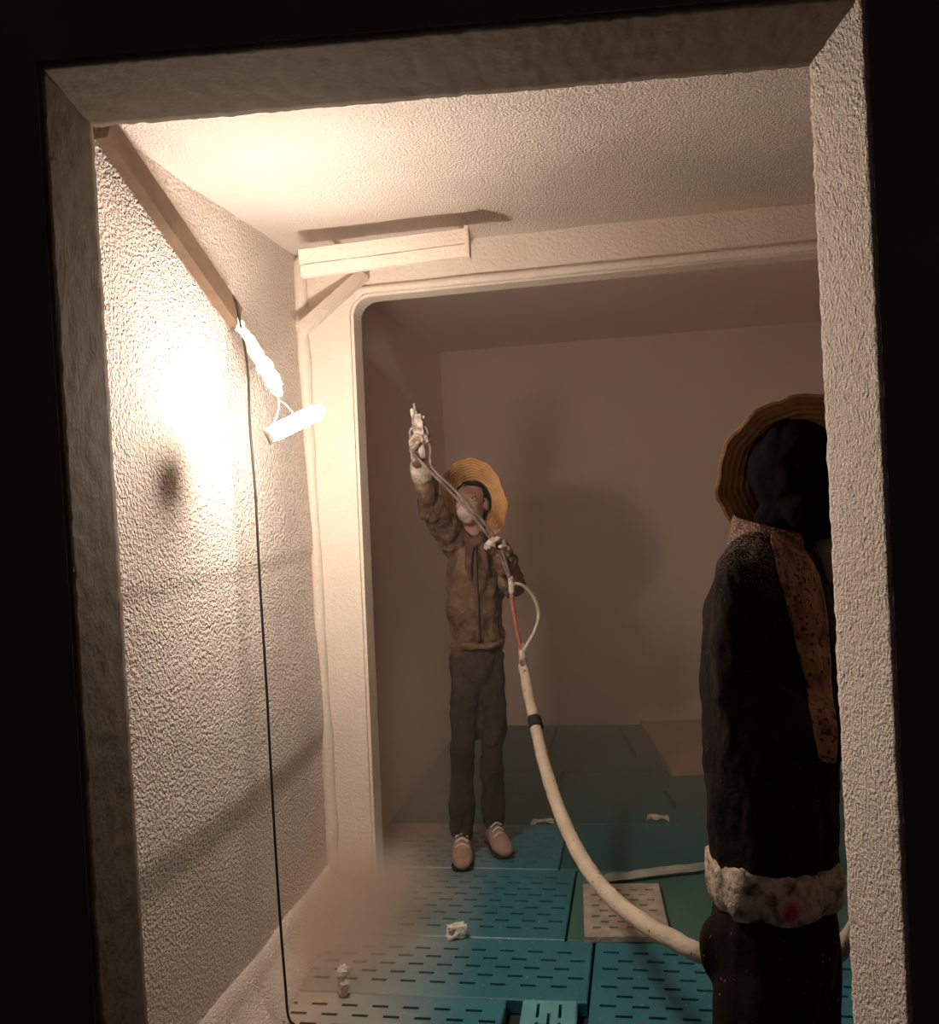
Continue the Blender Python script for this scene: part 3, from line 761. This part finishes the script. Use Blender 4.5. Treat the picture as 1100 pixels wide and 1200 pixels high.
bm = sweep(bmesh.new(), pts, [.021, .022, .023, .024, .0245, .025, .025]+[.025]*(len(pts)-7), seg=14, k=8); rough(bm, .0025, 30, 2); link('hose_sleeve', bm, M['hose'], root_h, smooth=True)
bm = sweep(bmesh.new(), [H(625.5, 841, 3.765), H(628.5, 853, 3.73)], [.0275, .028], seg=14, cap='flat'); rough(bm, .004, 60, 2); link('tape_joint', bm, M['sole'], root_h)

# ---- the helper in the foreground, turned to the right
D1 = 2.22
def Q(px, py, d=0): return at(px, py, D=D1-d)
base2 = Q(908, 1100, 0); base2.z = 0
tc2 = (-V((base2.x, base2.y, 0))).normalized(); rt2 = V((-tc2.y, tc2.x, 0))
fw2 = (rt2*.86+tc2*.50).normalized(); sd2 = (tc2*.86-rt2*.50).normalized()      # facing; his right hand side (towards the door)
hc2 = Q(936, 562, .02)
sN, sF = Q(874, 663, .14), Q(962, 655, -.15)
armN = [sN, Q(860, 808, .13), Q(978, 868, .22)]
armF = [sF, Q(984, 798, -.21), Q(1030, 900, -.12)]
hip2 = Q(908, 1065)
kneeN, kneeF = Q(880, 1290, .12), Q(950, 1290, -.10)
ankN, ankF = V((*(kneeN-fw2*.05).xy, .09)), V((*(kneeF-fw2*.03).xy, .09))
bm = bmesh.new()
f2, u2, s2 = head(bm, hc2, fw2*.95+tc2*.1-ZU*.03, ZU-fw2*.05, 1.0)
nk2 = Q(914, 632)
sweep(bm, [nk2-ZU*.06, nk2, hc2-ZU*.06-f2*.01], [.06, .056, .055], seg=12)
sweep(bm, [hip2, Q(908, 940), Q(908, 800), Q(910, 700), nk2-ZU*.01], [(.11, .085), (.11, .085), (.125, .095), (.13, .085), (.06, .055)], ref=sd2, seg=16)
for A in (armN, armF): sweep(bm, A, [.045, .040, .028], seg=10)
hand(bm, armN[2], fw2*.9+ZU*.1, -sd2, ZU*.8+fw2*.3, 1.0, .75, .5)
hand(bm, armF[2], HDF, sd2, ZU, 1.0, .80, .7)
for a, k, n in ((hip2+sd2*.09, kneeN, ankN), (hip2-sd2*.09, kneeF, ankF)):
    sweep(bm, [a, k, n], [.065, .05, .04], seg=12); sweep(bm, [n, n-ZU*.04+fw2*.08], [.04, .03], seg=8)
bm = remesh(bm, .006, 2)
body2 = link('person', bm, M['skin'], origin=base2, smooth=True)
tag(body2, 'person in dark jacket and straw hat standing beside the lit door jamb', 'person')
eyes(body2, hc2, f2, u2, s2, 1.0)
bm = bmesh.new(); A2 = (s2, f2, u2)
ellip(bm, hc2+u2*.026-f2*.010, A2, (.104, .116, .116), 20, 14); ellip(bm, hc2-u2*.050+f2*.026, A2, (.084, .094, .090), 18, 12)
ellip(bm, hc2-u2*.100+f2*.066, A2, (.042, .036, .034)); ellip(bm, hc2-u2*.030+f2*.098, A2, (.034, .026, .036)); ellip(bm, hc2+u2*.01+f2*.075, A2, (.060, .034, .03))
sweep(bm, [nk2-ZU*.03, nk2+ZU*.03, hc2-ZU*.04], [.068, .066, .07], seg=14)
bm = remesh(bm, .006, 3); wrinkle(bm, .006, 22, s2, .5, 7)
link('head_shade', bm, M['hair'], body2, smooth=True)['label'] = 'black cover added for the shade over the head'  # added shell, its black stands in for shade on the backlit face
rel = Q(905, 615, .12)-base2
M['jacket2'] = mat('dark_jacket', spec=.08, cols=[(.010, .007, .006), (.022, .016, .014)], nscale=9, rough=.85, bump=.3, bscale=50,
                   speck=[dict(col=(.34, .24, .15), scale=260, t=.53, soft=.06, around=tuple(rel), r0=.02, r1=.19), dict(col=(.12, .085, .06), scale=120, t=.70, soft=.03)])
bm = bmesh.new()
sweep(bm, [Q(908, 1040), Q(907, 985), Q(904, 900), Q(902, 800), Q(905, 715), Q(908, 665), Q(911, 636)], [(.172, .130), (.172, .132), (.178, .142), (.184, .148), (.188, .14), (.17, .115), (.075, .07)], ref=sd2, seg=24)
sweep(bm, [sN-sd2*.03, sN, (armN[0]+armN[1])/2, armN[1], (armN[1]+armN[2])/2, armN[2]], [.072, .074, .068, .062, .056, .046], seg=14)
sweep(bm, [sF+sd2*.03, sF, (armF[0]+armF[1])/2, armF[1], (armF[1]+armF[2])/2, armF[2]], [.072, .074, .066, .060, .054, .046], seg=14)
bm = remesh(bm, .008, 4); wrinkle(bm, .012, 7, ZU, .4, 3); wrinkle(bm, .006, 25, ZU, .5, 4)
bvh2 = BVHTree.FromBMesh(bm)
jk2 = link('jacket', bm, M['jacket2'], body2, smooth=True)
# standing collar: an open band round the neck, highest at the back
bm = bmesh.new(); n_ = 40; rr = []
for j in range(5):
    row = []
    for i in range(n_+1):
        w = math.radians(-155+310*i/n_); v_ = j/4
        rad = (.086+.010*math.cos(w))*(1+.16*(1-v_))+.004*noise.noise(V((i*.35, j*.6, 2)))
        row.append(bm.verts.new(nk2-fw2*.004+(-fw2*math.cos(w)*1.08+sd2*math.sin(w))*rad+ZU*(-.010+.074*v_*(.55+.45*math.cos(w*.55))-.010*(1-math.cos(w)))))
    rr.append(row)
for j in range(4):
    for i in range(n_): bm.faces.new((rr[j][i], rr[j][i+1], rr[j+1][i+1], rr[j+1][i]))
bmesh.ops.solidify(bm, geom=bm.faces[:], thickness=.006); bmesh.ops.recalc_face_normals(bm, faces=bm.faces)
M['collar2'] = mat('rust_collar', cols=[(.035, .022, .018), (.12, .055, .04), (.26, .10, .075)], nscale=16, rough=.85, speck=[dict(col=(.40, .29, .19), scale=230, t=.55, soft=.06)])
link('collar', rough(bm, .003, 50, 2), M['collar2'], jk2, smooth=True)
# rust coloured front band running down the open edge of the jacket
M['band2'] = mat('rust_front_band', cols=[(.10, .045, .03), (.26, .13, .07), (.40, .22, .11)], nscale=22, rough=.85, bump=.5, bscale=60,
                 speck=[dict(col=(.03, .018, .014), scale=90, t=.56, soft=.06)])
bp_ = [(916, 640), (926, 655), (940, 690), (951, 730), (961, 780), (970, 840), (977, 900), (982, 950)]
bw_ = [.020, .034, .046, .046, .040, .032, .022, .012]
path = catmull([Q(x, y, .45) for x, y in bp_], 10); wid = catmull([V((w_, 0, 0)) for w_ in bw_], 10)
bm = bmesh.new(); rr = []
for i, (p_, w_) in enumerate(zip(path, wid)):
    row = []
    for j in range(9):
        v_ = (j-4)/4; o_ = p_+rt2*(v_*w_.x+.004*noise.noise(V((i*.25, v_, 3))))
        hit, nrm, _, _ = bvh2.ray_cast(o_, -tc2)
        if hit is None or (hit-o_).length > .6: hit, nrm, _, _ = bvh2.find_nearest(o_-tc2*.30)
        row.append(bm.verts.new(hit+nrm*(.007+.004*noise.noise(V((i*.10, j*.9, 5)))-.004*abs(v_)**3)))
    rr.append(row)
for i in range(len(rr)-1):
    for j in range(8): bm.faces.new((rr[i][j], rr[i][j+1], rr[i+1][j+1], rr[i+1][j]))
for _ in range(3): bmesh.ops.smooth_vert(bm, verts=bm.verts, factor=.5, use_axis_x=True, use_axis_y=True, use_axis_z=True)
bmesh.ops.recalc_face_normals(bm, faces=bm.faces); bmesh.ops.solidify(bm, geom=bm.faces[:], thickness=.004)
link('front_band', bm, M['band2'], jk2, smooth=True)
bm = bmesh.new(); sweep(bm, [Q(962, 628, .03), Q(970, 645, .05), Q(976, 680, .06)], [(.022, .012), (.024, .012), (.014, .010)], ref=rt2, seg=10, k=4)
link('undershirt', bm, mat('grey_undershirt', cols=[(.20, .17, .14), (.30, .26, .21)], nscale=20, rough=.9), body2, smooth=True)
# shirt hem hanging below the jacket
M['hem2'] = mat('spattered_hem', cols=[(.10, .06, .04), (.42, .33, .26), (.60, .50, .42)], nscale=36, rough=.9, bump=.6, bscale=80, speck=[dict(col=(.40, .02, .02), scale=30, t=.30, soft=.1, around=tuple(Q(925, 1066, .15)-base2), r0=.012, r1=.032)])
bm = bmesh.new(); hemc = Q(908, 1040); seg = 60; rr = []
for j, (dz, g_) in enumerate(((.07, -.02), (.055, .008), (.02, .012), (-.02, .013), (-.055, .008), (-.057, -.02))):
    row = []
    for i in range(seg):
        w = 2*math.pi*i/seg; wv = .006*math.sin(w*7+1)+.004*math.sin(w*11)
        p = hemc+sd2*math.cos(w)*(.166+g_+wv)+fw2*math.sin(w)*(.128+g_+wv)+ZU*dz
        p -= ZU*.10*((p-hemc).dot(rt2)+.17)*(1 if dz > 0 else .55)
        row.append(bm.verts.new(p+ZU*.045))
    rr.append(row)
for j in range(len(rr)-1):
    for i in range(seg): bm.faces.new((rr[j][i], rr[j][(i+1) % seg], rr[j+1][(i+1) % seg], rr[j+1][i]))
bmesh.ops.recalc_face_normals(bm, faces=bm.faces)
rough(bm, .006, 25, 3); link('shirt_hem', bm, M['hem2'], body2, smooth=True)
M['trousers2'] = mat('black_trousers', spec=.08, cols=[(.010, .006, .006), (.022, .014, .013)], nscale=7, rough=.9, bump=.3, bscale=40, speck=[dict(col=(.25, .2, .17), scale=60, t=.70, soft=.02)])
bm = bmesh.new()
sweep(bm, [Q(908, 1045), Q(908, 1085), Q(908, 1150)], [(.155, .118), (.172, .135), (.165, .13)], ref=sd2, seg=20)
for a, k, n in ((hip2+sd2*.09, kneeN, ankN), (hip2-sd2*.09, kneeF, ankF)):
    sweep(bm, [a, a-ZU*.1, (a+k)/2, k, (k+n)/2, n], [.10, .105, .094, .082, .074, .070], seg=14)
ellip(bm, Q(842, 1110, .03), (sd2, fw2, ZU), (.06, .045, .09))
bm = remesh(bm, .009, 4); wrinkle(bm, .014, 7, ZU, .4, 5)
link('trousers', bm, M['trousers2'], body2, smooth=True)
for n in (ankN, ankF):
    h = V((n.x, n.y, .05))-fw2*.04; t = h+fw2*.22; t.z = .036
    bm = bmesh.new(); sweep(bm, [h, h+(t-h)*.35+ZU*.01, h+(t-h)*.7, t], [(.042, .05), (.044, .055), (.05, .04), (.038, .028)], ref=sd2, seg=12, k=3)
    bm = remesh(bm, .006, 3)
    for v in bm.verts: v.co.z = max(v.co.z, .004)
    link('shoe', bm, M['sole'], body2, smooth=True)
straw_hat(body2, Q(944, 560, -.015), (-tc2*.93-rt2*.10+ZU*.28), ZU, .207, 'ragged orange straw hat pushed back on the head', inner=.098, crown=.11, seed=5)

# ------------------------------------------------------------------ spray mist
def vol(name, dens, absorb, aniso=.2, falloff=None):
    """fog droplets: white scattering plus an absorption that leaves the given tint"""
    m = bpy.data.materials.new(name); m.use_nodes = True; N = m.node_tree.nodes; L = m.node_tree.links
    N.remove(N['Principled BSDF']); v = N.new('ShaderNodeVolumeScatter'); v.inputs['Color'].default_value = (1, 1, 1, 1)
    v.inputs['Density'].default_value = dens; v.inputs['Anisotropy'].default_value = aniso
    ab = N.new('ShaderNodeVolumeAbsorption'); ab.inputs['Color'].default_value = (*absorb, 1); ab.inputs['Density'].default_value = dens
    sm = N.new('ShaderNodeAddShader'); L.new(v.outputs[0], sm.inputs[0]); L.new(ab.outputs[0], sm.inputs[1])
    L.new(sm.outputs[0], N['Material Output'].inputs['Volume'])
    if falloff:
        c, rx, ry, rz = falloff
        gm = N.new('ShaderNodeNewGeometry'); mp = N.new('ShaderNodeMapping'); mp.vector_type = 'TEXTURE'
        mp.inputs['Location'].default_value = c; mp.inputs['Scale'].default_value = (rx, ry, rz)
        L.new(gm.outputs['Position'], mp.inputs['Vector'])
        ln = N.new('ShaderNodeVectorMath'); ln.operation = 'LENGTH'; L.new(mp.outputs[0], ln.inputs[0])
        n = N.new('ShaderNodeTexNoise'); n.inputs['Scale'].default_value = 4; n.inputs['Detail'].default_value = 2; L.new(gm.outputs['Position'], n.inputs['Vector'])
        ad = N.new('ShaderNodeMath'); ad.operation = 'MULTIPLY_ADD'; L.new(n.outputs['Fac'], ad.inputs[0]); ad.inputs[1].default_value = .5; L.new(ln.outputs['Value'], ad.inputs[2])
        mr = N.new('ShaderNodeMapRange'); mr.interpolation_type = 'SMOOTHSTEP'
        mr.inputs['From Min'].default_value = .25; mr.inputs['From Max'].default_value = 1.22; mr.inputs['To Min'].default_value = dens; mr.inputs['To Max'].default_value = 0
        L.new(ad.outputs[0], mr.inputs['Value']); L.new(mr.outputs[0], v.inputs['Density']); L.new(mr.outputs[0], ab.inputs['Density'])
    return m
bm = box(XL+.005, XR-.005, YP+.13, YB-.005, .002, ZC-.005)
tag(link('spray_mist', bm, vol('thin_mist', .20, (.99, .92, .87)), origin=(0, 5, 0)), 'thin brownish spray mist filling the room behind the beam', 'mist', kind='stuff')
def bank(c, r, dens, tint, label, ymin=None):
    """a lens of fog lying against floor, wall and pillar, none of it inside them"""
    c = V(c); bm = ellip(bmesh.new(), c, (V((1, 0, 0)), V((0, 1, 0)), ZU), [q*1.12 for q in r], 28, 18)
    for v in bm.verts:
        v.co.z = max(v.co.z, .003); v.co.x = max(v.co.x, XL+.032)
        if ymin: v.co.y = max(v.co.y, ymin)
    bmesh.ops.recalc_face_normals(bm, faces=bm.faces)
    if not ymin:
        tm = [bpy.data.meshes.new('t%d' % k) for k in (0, 1)]; bm.to_mesh(tm[0]); bm.free()
        cut = merge(box(XL-.3, -1.095, YP-.03, YP+.123, -.5, 1.5)); cut.to_mesh(tm[1]); cut.free()
        to = [bpy.data.objects.new(q.name, q) for q in tm]
        for q in to: COL.objects.link(q)
        md = to[0].modifiers.new('cut', 'BOOLEAN'); md.operation = 'DIFFERENCE'; md.object = to[1]; md.solver = 'EXACT'
        ev = to[0].evaluated_get(bpy.context.evaluated_depsgraph_get()); bm = bmesh.new(); bm.from_mesh(ev.to_mesh()); ev.to_mesh_clear()
        for q in to: bpy.data.objects.remove(q)
        for q in tm: bpy.data.meshes.remove(q)
    return tag(link('mist_bank', bm, vol('mist_bank', dens, tint, falloff=(c, *r)), origin=(c.x, c.y, 0)), label, 'mist', kind='stuff')
bank((-1.10, 3.30, .02), (.36, .62, .36), 9.0, (1, .87, .73), 'dense beige mist bank low at the foot of the pillar')
bank((-1.12, 4.25, .35), (.42, .62, .95), 1.5, (1, .88, .78), 'faint tall beige mist hanging behind the pillar beside the worker', ymin=YP+.125)
# spray leaving the nozzle
n0 = g0+gx*.195; n1 = at(436, 395, D=3.86); jd = (n1-n0).normalized()
bm = sweep(bmesh.new(), [n0, n0+(n1-n0)*.5, n1], [.006, .035, .07], seg=14, cap='flat')
tag(link('spray_jet', bm, vol('spray_jet', 1.1, (1, .95, .92)), origin=n0), 'faint cone of spray leaving the raised gun', 'spray', kind='stuff')
for o in list(bpy.data.objects):
    if '_o' in o: del o['_o']
